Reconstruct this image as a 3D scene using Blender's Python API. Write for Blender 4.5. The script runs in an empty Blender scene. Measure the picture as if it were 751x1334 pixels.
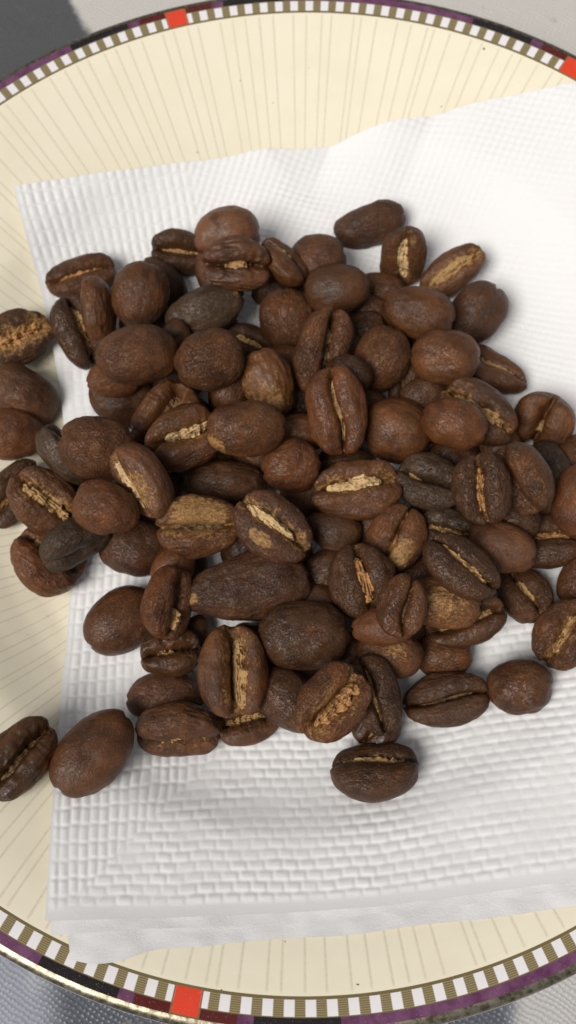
import bpy, math, random
import numpy as np
from mathutils import Matrix, Vector

# ---------------------------------------------------------------- scene, camera, light
# 1 unit = 1 cm
S = bpy.context.scene
COL = S.collection
S.unit_settings.system = 'METRIC'
S.unit_settings.scale_length = 0.01
R0 = 8.0                                   # radius of the cream area of the plate
CX, CY, CZ = 0.0234 * R0, -0.7122 * R0, 1.6354 * R0
TX, TY = 0.3103, 0.0249
FPX = 1200.0                               # focal length in photograph pixels (751 x 1334)

cam_d = bpy.data.cameras.new('camera')
cam = bpy.data.objects.new('camera', cam_d)
COL.objects.link(cam)
RM = (Matrix.Rotation(TX, 3, 'X') @ Matrix.Rotation(TY, 3, 'Y'))
cam.matrix_world = Matrix.Translation((CX, CY, CZ)) @ RM.to_4x4()
cam_d.sensor_fit = 'VERTICAL'
cam_d.sensor_height = 24.0
cam_d.lens = 24.0 * FPX / 1334.0
cam_d.clip_start = 0.1
cam_d.clip_end = 3000
cam_d.dof.use_dof = True
cam_d.dof.focus_distance = 12.6
cam_d.dof.aperture_fstop = 0.18
S.camera = cam

SUN_EL, SUN_AZ = math.radians(53), math.radians(226)     # azimuth clockwise from +Y
w = bpy.data.worlds.new('World')
S.world = w
w.use_nodes = True
nt = w.node_tree
nt.nodes.clear()
out = nt.nodes.new('ShaderNodeOutputWorld')
bg = nt.nodes.new('ShaderNodeBackground')
sky = nt.nodes.new('ShaderNodeTexSky')
sky.sky_type = 'NISHITA'
sky.sun_disc = False
sky.sun_elevation = SUN_EL
sky.sun_rotation = SUN_AZ
sky.air_density = 1.0
sky.dust_density = 4.0
sky.ozone_density = 1.0
cl = nt.nodes.new('ShaderNodeTexNoise')
cl.inputs['Scale'].default_value = 3.4
cl.inputs['Detail'].default_value = 6
tc = nt.nodes.new('ShaderNodeTexCoord')
nt.links.new(tc.outputs['Generated'], cl.inputs['Vector'])
rp = nt.nodes.new('ShaderNodeValToRGB')
rp.color_ramp.elements[0].position = 0.46
rp.color_ramp.elements[0].color = (3.4, 3.45, 3.6, 1)
rp.color_ramp.elements[1].position = 0.53
rp.color_ramp.elements[1].color = (8.8, 8.6, 8.4, 1)
nt.links.new(cl.outputs['Fac'], rp.inputs['Fac'])
mx = nt.nodes.new('ShaderNodeMix')
mx.data_type = 'RGBA'
mx.inputs[0].default_value = 0.8
nt.links.new(sky.outputs['Color'], mx.inputs[6])
nt.links.new(rp.outputs['Color'], mx.inputs[7])
nt.links.new(mx.outputs[2], bg.inputs['Color'])
bg.inputs['Strength'].default_value = 0.050
nt.links.new(bg.outputs['Background'], out.inputs['Surface'])

sun_d = bpy.data.lights.new('sun', 'SUN')
sun_d.energy = 3.3
sun_d.angle = math.radians(32)
sun_d.color = (1.0, 0.96, 0.9)
sun = bpy.data.objects.new('sun', sun_d)
COL.objects.link(sun)
sd = Vector((math.sin(SUN_AZ) * math.cos(SUN_EL), math.cos(SUN_AZ) * math.cos(SUN_EL), math.sin(SUN_EL)))
sun.rotation_euler = sd.to_track_quat('Z', 'Y').to_euler()
sun.location = sd * 60

S.view_settings.view_transform = 'Standard'
S.view_settings.look = 'None'
S.view_settings.gamma = 1.0
S.view_settings.exposure = -0.12
S.render.engine = 'CYCLES'
S.cycles.max_bounces = 8

rng = random.Random(7)
NR = np.random.RandomState(11)

# ---------------------------------------------------------------- helpers
RMn = np.array(RM)
CAMP = np.array([CX, CY, CZ])


def ray(px, py):
    d = RMn @ np.array([(px - 375.5) / FPX, -(py - 667.0) / FPX, -1.0])
    return d


def at(px, py, z):
    """point of the height z seen at a place of the photograph"""
    d = ray(px, py)
    return CAMP + d * ((z - CZ) / d[2])


_T = NR.rand(32, 32, 32)


def vnoise(p):
    """value noise on an (N,3) array, -1..1"""
    i = np.floor(p).astype(int)
    f = p - i
    f = f * f * (3 - 2 * f)
    r = 0
    for dx in (0, 1):
        wx = f[:, 0] if dx else 1 - f[:, 0]
        for dy in (0, 1):
            wy = f[:, 1] if dy else 1 - f[:, 1]
            for dz in (0, 1):
                wz = f[:, 2] if dz else 1 - f[:, 2]
                r = r + _T[(i[:, 0] + dx) % 32, (i[:, 1] + dy) % 32, (i[:, 2] + dz) % 32] * wx * wy * wz
    return r * 2 - 1


def sstep(x, a, b):
    t = np.clip((x - a) / (b - a), 0, 1)
    return t * t * (3 - 2 * t)


def mesh_obj(name, v, f, mat, parent=None, smooth=True, attrs=None):
    me = bpy.data.meshes.new(name)
    v = np.asarray(v, dtype=np.float32)
    f = np.asarray(f, dtype=np.int32)
    n = f.shape[1]
    me.vertices.add(len(v))
    me.vertices.foreach_set('co', v.ravel())
    me.loops.add(f.size)
    me.loops.foreach_set('vertex_index', f.ravel())
    me.polygons.add(len(f))
    me.polygons.foreach_set('loop_start', np.arange(0, f.size, n, dtype=np.int32))
    me.update(calc_edges=True)
    me.polygons.foreach_set('use_smooth', np.full(len(f), smooth))
    for k, a in (attrs or {}).items():
        at_ = me.attributes.new(k, 'FLOAT', 'POINT')
        at_.data.foreach_set('value', np.asarray(a, dtype=np.float32))
    me.materials.append(mat)
    o = bpy.data.objects.new(name, me)
    COL.objects.link(o)
    if parent:
        o.parent = parent
    return o


def tag(o, label, cat, group=None):
    o['label'] = label
    o['category'] = cat
    if group:
        o['group'] = group


def grid_faces(n, m, wrap=False):
    """n rows by m columns of vertices"""
    i = np.arange(n - 1)[:, None]
    j = np.arange(m if wrap else m - 1)[None, :]
    a = i * m + j
    b = i * m + (j + 1) % m
    return np.stack([a, b, b + m, a + m], -1).reshape(-1, 4)


class NT:
    """small helper to write node trees"""
    def __init__(s, name):
        s.m = bpy.data.materials.new(name)
        s.m.use_nodes = True
        s.t = s.m.node_tree
        s.b = s.t.nodes['Principled BSDF']

    def n(s, typ, **kw):
        nd = s.t.nodes.new(typ)
        for k, v in kw.items():
            setattr(nd, k, v)
        return nd

    def put(s, sock, v):
        if hasattr(v, 'links') or isinstance(v, bpy.types.NodeSocket):
            s.t.links.new(v, sock)
        elif isinstance(v, (tuple, list)) and len(v) == 3 and sock.type == 'RGBA':
            sock.default_value = (*v, 1)
        else:
            sock.default_value = v

    def math(s, op, a, b=0.0, c=0.0, clamp=False):
        nd = s.n('ShaderNodeMath', operation=op, use_clamp=clamp)
        s.put(nd.inputs[0], a)
        s.put(nd.inputs[1], b)
        s.put(nd.inputs[2], c)
        return nd.outputs[0]

    def step(s, x, a, b):
        nd = s.n('ShaderNodeMapRange', interpolation_type='SMOOTHSTEP')
        s.put(nd.inputs[0], x)
        s.put(nd.inputs[1], a)
        s.put(nd.inputs[2], b)
        return nd.outputs[0]

    def band(s, x, a, b, e):
        return s.math('MULTIPLY', s.step(x, a - e, a + e), s.math('SUBTRACT', 1.0, s.step(x, b - e, b + e)))

    def mix(s, f, a, b, mode='MIX'):
        nd = s.n('ShaderNodeMix', data_type='RGBA', blend_type=mode)
        s.put(nd.inputs[0], f)
        s.put(nd.inputs[6], a)
        s.put(nd.inputs[7], b)
        return nd.outputs[2]

    def noise(s, vec, scale, detail=3.0, rough=0.5, dist=0.0):
        nd = s.n('ShaderNodeTexNoise')
        s.put(nd.inputs['Vector'], vec)
        nd.inputs['Scale'].default_value = scale
        nd.inputs['Detail'].default_value = detail
        nd.inputs['Roughness'].default_value = rough
        nd.inputs['Distortion'].default_value = dist
        return nd.outputs['Fac']

    def vmath(s, op, a, b):
        nd = s.n('ShaderNodeVectorMath', operation=op)
        s.put(nd.inputs[0], a)
        s.put(nd.inputs[1], b)
        return nd.outputs[0]

    def obj(s):
        return s.n('ShaderNodeTexCoord').outputs['Object']

    def bump(s, h, strength, dist, normal=None):
        nd = s.n('ShaderNodeBump')
        nd.inputs['Strength'].default_value = strength
        s.put(nd.inputs['Distance'], dist)
        s.put(nd.inputs['Height'], h)
        if normal is not None:
            s.put(nd.inputs['Normal'], normal)
        return nd.outputs['Normal']

    def set(s, **kw):
        for k, v in kw.items():
            s.put(s.b.inputs[k.replace('_', ' ')], v)


# ---------------------------------------------------------------- materials
DELTA = 2 * math.pi / 185.5               # angle of one check unit of the border
RED0 = 1.8478                             # angle of the red block at the upper left


def mat_plate():
    m = NT('glazed_cream_china')
    co = m.obj()
    sp = m.n('ShaderNodeSeparateXYZ')
    m.put(sp.inputs[0], co)
    x, y, z = sp.outputs
    r = m.math('DIVIDE', m.math('SQRT', m.math('ADD', m.math('MULTIPLY', x, x), m.math('MULTIPLY', y, y))), R0)
    th = m.math('ARCTAN2', y, x)
    # units from a red block, 26.5 units per segment
    u = m.math('DIVIDE', m.math('ADD', m.math('SUBTRACT', th, RED0), 4 * math.pi), DELTA)
    us = m.math('MODULO', u, 26.5)                                   # 0..26.5
    d = m.math('MINIMUM', us, m.math('SUBTRACT', 26.5, us))          # distance to the nearest red block
    e = 0.03
    red = m.math('SUBTRACT', 1.0, m.step(d, 0.62 - e, 0.62 + e))
    redline = m.band(d, 0.62, 0.70, 0.02)
    # white checks at d = 1.75 + k, half a unit wide; half check at 0.7..1.0
    fr = m.math('FRACT', m.math('SUBTRACT', m.math('ADD', us, 0.5), 0.75))
    chk = m.math('SUBTRACT', 1.0, m.step(m.math('ABSOLUTE', m.math('SUBTRACT', fr, 0.5)), 0.25 - e, 0.25 + e))
    cream = (0.86, 0.795, 0.635)
    # faint engraved looking radial lines, irregularly spaced
    cell = m.math('FLOOR', u)
    wn = m.n('ShaderNodeTexWhiteNoise', noise_dimensions='1D')
    m.put(wn.inputs['W'], cell)
    off = m.math('ADD', m.math('MULTIPLY', wn.outputs['Value'], 0.6), 0.2)
    dl = m.math('ABSOLUTE', m.math('SUBTRACT', m.math('FRACT', u), off))
    fine = m.noise(co, 22.0, 2.0)
    line = m.math('SUBTRACT', 1.0, m.step(dl, 0.01, 0.12))
    line = m.math('MULTIPLY', line, m.math('SUBTRACT', 1.0, m.step(r, 0.992, 0.998)))
    line = m.math('MULTIPLY', line, m.math('ADD', 0.16, m.math('MULTIPLY', fine, 0.5)))
    base = m.mix(line, cream, (0.50, 0.45, 0.33))
    mott = m.noise(co, 1.3, 4.0)
    base = m.mix(m.math('MULTIPLY', m.step(mott, 0.4, 0.7), 0.25), base, (0.78, 0.71, 0.52))
    # border print
    ol = (0.165, 0.125, 0.05)
    hatch = m.step(m.math('SINE', m.math('MULTIPLY', r, 2 * math.pi / 0.0032)), -0.5, 0.6)
    olive = m.mix(hatch, ol, (0.30, 0.245, 0.13))
    cells = m.mix(chk, olive, (0.80, 0.78, 0.80))
    outer = m.mix(m.step(m.noise(co, 5.0, 3.0), 0.3, 0.7), (0.10, 0.028, 0.078), (0.17, 0.065, 0.14))
    # towards a red block: maroon, short purple, black, then long purple
    outer = m.mix(m.band(d, 3.15, 7.1, 0.02), outer, (0.012, 0.008, 0.010))
    outer = m.mix(m.math('SUBTRACT', 1.0, m.step(d, 2.35, 2.45)), outer, (0.09, 0.010, 0.008))
    c = m.mix(m.step(r, 1.0 - 0.0004, 1.0 + 0.0004), base, ol)
    c = m.mix(m.step(r, 1.0045, 1.0052), c, cells)
    c = m.mix(m.step(r, 1.0285, 1.0292), c, ol)
    c = m.mix(m.step(r, 1.0302, 1.0308), c, outer)
    rr = m.band(r, 1.002, 1.0455, 0.0004)
    c = m.mix(m.math('MULTIPLY', rr, m.math('MAXIMUM', red, redline)), c, ol)
    rr = m.band(r, 1.004, 1.0435, 0.0004)
    c = m.mix(m.math('MULTIPLY', rr, red), c, (0.72, 0.055, 0.022))
    # worn specks of the print
    c = m.mix(m.math('MULTIPLY', m.step(m.noise(co, 60.0, 2.0), 0.66, 0.72), m.math('MULTIPLY', m.step(r, 1.0, 1.002), 0.35)), c, (0.5, 0.46, 0.4))
    c = m.mix(m.step(m.noise(co, 9.0, 1.0), 0.80, 0.81), c, (0.18, 0.13, 0.07))
    m.set(Base_Color=c, Roughness=m.math('ADD', 0.05, m.math('MULTIPLY', mott, 0.10)), IOR=1.5)
    h = m.math('ADD', m.noise(co, 1.6, 2.0), m.math('MULTIPLY', line, -0.05))
    m.set(Normal=m.bump(h, 0.25, 0.03))
    return m.m


def mat_gold():
    m = NT('worn_gilding')
    co = m.obj()
    n = m.noise(co, 9.0, 6.0, 0.7)
    c = m.mix(m.step(n, 0.38, 0.62), (0.12, 0.105, 0.07), (0.30, 0.27, 0.20))
    m.set(Base_Color=c, Metallic=0.9, Roughness=m.math('ADD', 0.15, m.math('MULTIPLY', n, 0.35)))
    m.set(Normal=m.bump(m.noise(co, 7.0, 3.0), 0.3, 0.02))
    return m.m


def mat_edge():
    m = NT('bare_china_edge')
    m.set(Base_Color=(0.6, 0.6, 0.58), Roughness=0.3)
    return m.m


def mat_paper(name, tint=(0.82, 0.82, 0.825), grain=1.0):
    m = NT(name)
    co = m.obj()
    f1 = m.noise(m.vmath('MULTIPLY', co, (1.0, 1.4, 1.0)), 26.0, 6.0, 0.75, 1.2)
    f2 = m.noise(co, 2.2, 3.0)
    c = m.mix(m.math('MULTIPLY', f1, 0.22), tint, (0.76, 0.76, 0.77))
    c = m.mix(m.math('MULTIPLY', m.step(m.noise(co, 24.0, 1.0), 0.80, 0.82), 0.5), c, (0.5, 0.42, 0.33))
    c = m.mix(m.math('MULTIPLY', f2, 0.12), c, (0.84, 0.82, 0.80))
    m.set(Base_Color=c, Roughness=0.95, Normal=m.bump(f1, 0.35 * grain, 0.012))
    m.b.inputs['Specular IOR Level'].default_value = 0.15
    m.b.inputs['Sheen Weight'].default_value = 0.15
    m.b.inputs['Subsurface Weight'].default_value = 0.15
    m.b.inputs['Subsurface Radius'].default_value = (0.06, 0.06, 0.06)
    m.b.inputs['Subsurface Scale'].default_value = 1.0
    return m.m


def mat_cloth():
    m = NT('printed_woven_cloth')
    co = m.obj()
    sp = m.n('ShaderNodeSeparateXYZ')
    m.put(sp.inputs[0], co)
    x, y, z = sp.outputs
    jx = m.math('MULTIPLY', m.noise(co, 3.0, 3.0), 0.16)
    x = m.math('ADD', x, jx)
    y = m.math('ADD', y, m.math('MULTIPLY', m.noise(co, 2.6, 3.0), 0.16))
    wv = m.math('MULTIPLY', m.math('SINE', m.math('MULTIPLY', m.math('ADD', x, m.math('MULTIPLY', y, 0.25)), 2 * math.pi / 0.11)),
                m.math('SINE', m.math('MULTIPLY', m.math('SUBTRACT', y, m.math('MULTIPLY', x, 0.25)), 2 * math.pi / 0.11)))
    wig = m.noise(co, 1.1, 5.0, 0.6)
    wx = m.math('ADD', x, m.math('MULTIPLY', m.math('SUBTRACT', wig, 0.5), 0.5))
    wy = m.math('ADD', y, m.math('MULTIPLY', m.math('SUBTRACT', wig, 0.5), 1.5))
    light = (0.60, 0.575, 0.54)
    navy = (0.035, 0.042, 0.065)
    dark = (0.040, 0.043, 0.050)
    blue = (0.30, 0.32, 0.38)
    p = at(100, 0, -1.95)
    q = at(126, 48, -1.95)
    k = (q[0] - p[0]) / (q[1] - p[1])
    edge = m.math('SUBTRACT', wx, m.math('ADD', p[0], m.math('MULTIPLY', m.math('SUBTRACT', y, p[1]), k)))
    c = m.mix(m.step(edge, -0.12, 0.12), dark, light)
    low = m.math('SUBTRACT', 1.0, m.step(wy, -6.3, -5.9))
    bl = m.mix(m.step(m.noise(co, 0.55, 4.0), 0.42, 0.58), blue, (0.40, 0.42, 0.47))
    bl = m.mix(m.math('MULTIPLY', m.band(wx, -3.6, 0.2, 0.3), 0.9), bl, navy)
    bl = m.mix(m.band(wx, 0.2, 1.7, 0.25), bl, blue)
    bl = m.mix(m.step(wx, 3.05, 3.35), bl, (0.5, 0.49, 0.48))
    bl = m.mix(m.math('MULTIPLY', m.band(wx, 1.9, 3.2, 0.25), 0.9), bl, navy)
    c = m.mix(low, c, bl)
    spk = m.math('MULTIPLY', m.step(wv, 0.35, 0.9), m.math('ADD', 0.15, m.math('MULTIPLY', m.step(m.noise(co, 2.0, 3.0), 0.35, 0.7), 0.5)))
    c = m.mix(m.math('MULTIPLY', spk, m.math('ADD', 0.06, m.math('MULTIPLY', low, 0.75))), c, (0.72, 0.74, 0.78))
    c = m.mix(m.math('MULTIPLY', m.noise(co, 40.0, 3.0), 0.3), c, (0.30, 0.30, 0.31))
    c = m.mix(m.math('MULTIPLY', m.step(m.noise(co, 1.7, 4.0), 0.66, 0.72), 0.5), c, (0.22, 0.21, 0.20))
    m.set(Base_Color=c, Roughness=0.9)
    m.b.inputs['Specular IOR Level'].default_value = 0.2
    m.b.inputs['Sheen Weight'].default_value = 0.2
    m.set(Normal=m.bump(m.math('ADD', wv, m.noise(co, 30.0, 3.0)), 0.5, 0.012))
    return m.m


def mat_bean():
    m = NT('roasted_bean_skin')
    inf = m.n('ShaderNodeObjectInfo')
    tone = inf.outputs['Color']
    gold = inf.outputs['Alpha']
    rnd = inf.outputs['Random']
    cmb = m.n('ShaderNodeCombineXYZ')
    m.put(cmb.inputs[0], m.math('MULTIPLY', rnd, 37.0))
    m.put(cmb.inputs[1], m.math('MULTIPLY', rnd, 91.0))
    co = m.vmath('ADD', m.obj(), cmb.outputs[0])
    lg = m.vmath('MULTIPLY', co, (0.70, 1.0, 1.0))                  # stretched along the bean
    big = m.noise(co, 2.3, 3.0, 0.55, 0.4)
    mid = m.noise(lg, 9.0, 6.0, 0.68, 0.9)
    fin = m.noise(lg, 26.0, 3.0, 0.5, 0.7)
    wp = m.n('ShaderNodeVectorMath', operation='SCALE')
    nz = m.n('ShaderNodeTexNoise')
    nz.inputs['Scale'].default_value = 5.0
    m.put(nz.inputs['Vector'], co)
    m.put(wp.inputs[0], nz.outputs['Color'])
    wp.inputs['Scale'].default_value = 0.28
    wv = m.vmath('ADD', lg, wp.outputs[0])
    cr = m.math('ABSOLUTE', m.math('SUBTRACT', m.noise(wv, 15.0, 3.0, 0.6, 0.4), 0.5))
    cr = m.math('SUBTRACT', 1.0, m.step(cr, 0.0, 0.055))                 # fine creases like on leather
    vo = m.n('ShaderNodeTexVoronoi', feature='DISTANCE_TO_EDGE')
    vo.inputs['Scale'].default_value = 19.0
    m.put(vo.inputs['Vector'], wv)
    ce = m.math('SUBTRACT', 1.0, m.step(vo.outputs['Distance'], 0.0, 0.28))
    dark = m.mix(1.0, tone, (0.54, 0.50, 0.48), 'MULTIPLY')
    warm = m.mix(1.0, tone, (1.55, 1.40, 1.2), 'MULTIPLY')
    c = m.mix(m.step(big, 0.30, 0.52), dark, tone)
    c = m.mix(m.math('MULTIPLY', m.step(big, 0.52, 0.70), 0.8), c, warm)
    c = m.mix(m.math('MULTIPLY', m.step(mid, 0.52, 0.70), 0.45), c, warm)
    c = m.mix(m.math('MULTIPLY', m.step(mid, 0.46, 0.32), 0.55), c, dark)
    c = m.mix(m.math('MULTIPLY', cr, 0.26), c, dark)
    c = m.mix(m.math('MULTIPLY', ce, 0.13), c, dark)
    # golden bits of parchment that cling to the skin
    at_ = m.n('ShaderNodeAttribute', attribute_name='chaff').outputs['Fac']
    lvl = m.math('ADD', m.math('MULTIPLY', gold, 0.36), m.math('MULTIPLY', at_, 0.40))
    nn = m.math('ADD', m.math('MULTIPLY', m.noise(co, 4.5, 4.0, 0.6, 0.5), 0.62), m.math('MULTIPLY', fin, 0.38))
    thr = m.math('SUBTRACT', 0.80, lvl)
    g = m.step(nn, thr, m.math('ADD', thr, 0.20))
    g = m.math('MULTIPLY', g, 0.80)
    gc = m.mix(m.step(m.math('ADD', m.math('MULTIPLY', fin, 0.7), m.math('MULTIPLY', g, 0.22)), 0.28, 0.62), (0.15, 0.064, 0.018), (0.40, 0.22, 0.075))
    c = m.mix(g, c, gc)
    # paler brown along the fine ridges of the wrinkles
    c = m.mix(m.math('MULTIPLY', m.step(fin, 0.60, 0.78), 0.16), c, (0.32, 0.19, 0.11))
    rough = m.math('ADD', 0.21, m.math('ADD', m.math('MULTIPLY', rnd, 0.10), m.math('MULTIPLY', big, 0.26)))
    m.set(Base_Color=c, Roughness=m.math('ADD', rough, m.math('MULTIPLY', g, 0.06)))
    m.b.inputs['Specular IOR Level'].default_value = 0.38
    h = m.math('ADD', m.math('MULTIPLY', mid, 0.65), m.math('ADD', m.math('MULTIPLY', fin, 0.30), m.math('MULTIPLY', g, 0.10)))
    amt = m.math('FRACT', m.math('MULTIPLY', rnd, 17.3))
    h = m.math('SUBTRACT', h, m.math('MULTIPLY', m.math('ADD', m.math('MULTIPLY', cr, 0.26), m.math('MULTIPLY', ce, 0.13)), m.math('ADD', 0.25, amt)))
    m.set(Normal=m.bump(h, 0.9, m.math('ADD', 0.018, m.math('MULTIPLY', rnd, 0.020))))
    return m.m


def mat_skin():
    m = NT('papery_silverskin')
    inf = m.n('ShaderNodeObjectInfo')
    tone = inf.outputs['Color']
    cmb = m.n('ShaderNodeCombineXYZ')
    m.put(cmb.inputs[0], m.math('MULTIPLY', inf.outputs['Random'], 53.0))
    co = m.vmath('ADD', m.obj(), cmb.outputs[0])
    lg = m.vmath('MULTIPLY', co, (0.35, 1.0, 1.0))
    a = m.noise(lg, 13.0, 3.0, 0.5, 1.2)
    b = m.noise(m.vmath('MULTIPLY', co, (1.0, 0.5, 0.5)), 26.0, 3.0, 0.6, 1.0)
    dk = m.mix(1.0, tone, (0.30, 0.23, 0.16), 'MULTIPLY')
    lt = m.mix(1.0, tone, (1.3, 1.35, 1.4), 'MULTIPLY')
    c = m.mix(m.step(a, 0.33, 0.47), dk, tone)
    c = m.mix(m.math('MULTIPLY', m.step(b, 0.5, 0.72), 0.7), c, lt)
    m.set(Base_Color=c, Roughness=0.72)
    m.b.inputs['Specular IOR Level'].default_value = 0.3
    m.set(Normal=m.bump(m.math('ADD', a, m.math('MULTIPLY', b, 0.6)), 1.0, 0.05))
    return m.m


M_PLATE, M_GOLD, M_EDGE = mat_plate(), mat_gold(), mat_edge()
M_PAPER, M_PAPER2 = mat_paper('embossed_tissue'), mat_paper('plain_tissue', (0.77, 0.77, 0.78), 2.2)
M_CLOTH, M_BEAN, M_SKIN = mat_cloth(), mat_bean(), mat_skin()

# ---------------------------------------------------------------- table cloth
CLOTH_Z = -1.95
n = 181
gx, gy = np.meshgrid(np.linspace(-40, 40, n), np.linspace(-40, 40, n), indexing='xy')
P = np.stack([gx.ravel(), gy.ravel(), gx.ravel() * 0], 1)
hz = vnoise(P * 0.12 + 3.3) * 0.10 + vnoise(P * 0.4 + 9.1) * 0.02
rad = np.hypot(P[:, 0], P[:, 1])
P[:, 2] = CLOTH_Z - 0.06 + (hz + 0.05) * sstep(rad, 5.0, 8.0)
cloth = mesh_obj('tablecloth', P, grid_faces(n, n), M_CLOTH)
tag(cloth, 'grey and navy printed woven tablecloth lying under the plate', 'tablecloth')

# ---------------------------------------------------------------- plate
prof = np.array([(0, -1.42), (4.3, -1.42), (4.8, -1.40), (5.2, -1.27), (5.6, -1.05), (6.08, -0.735), (6.5, -0.56), (7.0, -0.37), (7.6, -0.15),
                 (8.0, -0.03), (8.2, 0.0), (8.5, 0.02), (9.5, 0.02)])
_r = np.linspace(0, 9.5, 951)
_z = np.interp(_r, prof[:, 0], prof[:, 1])
kern = np.exp(-0.5 * (np.arange(-40, 41) / 8.0) ** 2)
kern /= kern.sum()
_zs = np.convolve(np.pad(_z, 40, mode='edge'), kern, 'valid')
k2 = np.exp(-0.5 * (np.arange(-120, 121) / 42.0) ** 2)
k2 /= k2.sum()
_zn = np.convolve(np.pad(_z, 120, mode='edge'), k2, 'valid')


def plate_z(r):
    return np.interp(r, _r, _zs)


def paper_z(x, y):
    r = np.hypot(x, y)
    return np.maximum(np.interp(r, _r, _zn), plate_z(r) + 0.015) + 0.09


plate = bpy.data.objects.new('plate', None)
COL.objects.link(plate)
plate.empty_display_size = 1.0
tag(plate, 'cream china plate with checked border, red blocks and worn gold rim, under the napkin', 'plate')


def lathe(name, pts, mat, seg=384):
    t = np.arange(seg) * 2 * np.pi / seg
    pts = np.asarray(pts, float)
    v = np.stack([pts[:, None, 0] * np.cos(t), pts[:, None, 0] * np.sin(t), pts[:, None, 1] + 0 * t], -1).reshape(-1, 3)
    return mesh_obj(name, v, grid_faces(len(pts), seg, True), mat, plate)


RB = R0 * 1.0460
top = [(r, float(plate_z(r))) for r in np.concatenate([np.linspace(0.01, 7.9, 110), np.linspace(7.92, RB, 14)])]
zb = top[-1][1]
lathe('dish', top, M_PLATE)
gold = [(RB, zb)] + [(RB + 0.135 * math.sin(a), zb - 0.10 * (1 - math.cos(a))) for a in np.linspace(0.15, 1.45, 9)]
lathe('gilded_rim', gold, M_GOLD)
ge = gold[-1]
under = [ge] + [(ge[0] + 0.012, ge[1] - 0.03), (ge[0] - 0.02, ge[1] - 0.075), (ge[0] - 0.15, ge[1] - 0.10)]
lathe('lip', under, M_EDGE)
un = [(ge[0] - 0.15, ge[1] - 0.10)] + [(r, float(plate_z(r)) - 0.27) for r in (8.0, 7.4, 6.8, 6.2, 5.8, 5.4)]
un += [(5.15, -1.72), (5.1, CLOTH_Z), (4.85, CLOTH_Z), (4.75, -1.74), (0.01, -1.70)]
lathe('underside', un, M_EDGE, 192)

# ---------------------------------------------------------------- napkin


def onpaper(px, py, dz=0.0):
    z = -0.8
    for _ in range(12):
        p = at(px, py, z)
        z = 0.5 * z + 0.5 * (float(paper_z(p[0], p[1])) + dz)
    return at(px, py, z)


def curve(pts, dz, n):
    """polyline through photograph points, laid on the plate, resampled by length to n plan points"""
    q = np.array([onpaper(a, b, dz)[:2] for a, b in pts])
    # smooth catmull-like resampling
    d = np.concatenate([[0], np.cumsum(np.hypot(*(q[1:] - q[:-1]).T))])
    t = np.linspace(0, d[-1], n)
    out = np.stack([np.interp(t, d, q[:, 0]), np.interp(t, d, q[:, 1])], 1)
    k = max(3, n // 24)
    ker = np.hanning(2 * k + 1)
    ker /= ker.sum()
    sm = out.copy()
    for a in (0, 1):
        ext = np.concatenate([2 * out[0, a] - out[k:0:-1, a], out[:, a], 2 * out[-1, a] - out[-2:-k - 2:-1, a]])
        sm[:, a] = np.convolve(ext, ker, 'valid')
    return sm, d[-1]


def coons(L, Rr, B, T_, step, dz):
    """L, R run bottom to top; B, T run left to right"""
    _, hl = curve(L, dz, 50)
    _, wb = curve(B, dz, 50)
    nv, nu = int(hl / step), int(wb / step)
    l, _ = curve(L, dz, nv)
    r, _ = curve(Rr, dz, nv)
    b, _ = curve(B, dz, nu)
    t, _ = curve(T_, dz, nu)
    u = np.linspace(0, 1, nu)[None, :, None]
    v = np.linspace(0, 1, nv)[:, None, None]
    l, r, b, t = l[:, None], r[:, None], b[None], t[None]
    P = (1 - u) * l + u * r + (1 - v) * b + v * t
    P -= (1 - u) * (1 - v) * b[:, :1] + u * (1 - v) * b[:, -1:] + (1 - u) * v * t[:, :1] + u * v * t[:, -1:]
    U = np.broadcast_to(u[..., 0] * wb, P.shape[:2])
    V = np.broadcast_to(v[..., 0] * hl, P.shape[:2])
    return P, U, V, hl, wb


LE = [(60, 1199), (64, 1120), (72, 1000), (79, 900), (88, 810), (95, 735), (91, 640), (80, 520), (62, 415), (38, 320), (18, 243)]
TE = [(18, 243), (120, 226), (230, 213), (330, 203), (395, 197), (430, 187), (500, 168), (600, 140), (751, 106), (860, 86)]
BE = [(60, 1199), (200, 1196), (375, 1189), (500, 1180), (620, 1165), (751, 1146), (900, 1122)]
RE = [(900, 1122), (905, 900), (890, 600), (880, 300), (860, 86)]
P, U, V, HL, WB = coons(LE, RE, BE, TE, 0.0205, 0.03)


def foldz(x, y):
    """soft creases of the upper edge"""
    q1, q2 = onpaper(432, 185), onpaper(405, 262)
    q3, q4 = onpaper(565, 150), onpaper(520, 262)
    q5, q6 = onpaper(345, 200), onpaper(380, 240)
    h = 0.26 * np.exp(-((x - q1[0] - 0.5) / 2.2) ** 2) * sstep(y, 2.2, 5.5)
    for a, b, amp, wl, wr in ((q1, q2, -0.30, 0.75, 0.45), (q3, q4, -0.17, 0.50, 0.40), (q5, q6, 0.08, 0.3, 0.4)):
        d = b[:2] - a[:2]
        ln = np.hypot(*d)
        d = d / ln
        s = (x - a[0]) * d[0] + (y - a[1]) * d[1]
        t = (x - a[0]) * d[1] - (y - a[1]) * d[0]          # negative = left of the crease
        t = -t if d[1] > 0 else t
        f = np.where(t < 0, np.exp(-np.abs(t / wr) ** 1.3), np.exp(-np.abs(t / wl) ** 1.3))
        h = h + amp * f * np.clip(1 - s / (ln * 1.25), 0, 1.2)
    return h


X, Y = P[..., 0].ravel(), P[..., 1].ravel()
Uf, Vf = U.ravel(), V.ravel()


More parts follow.
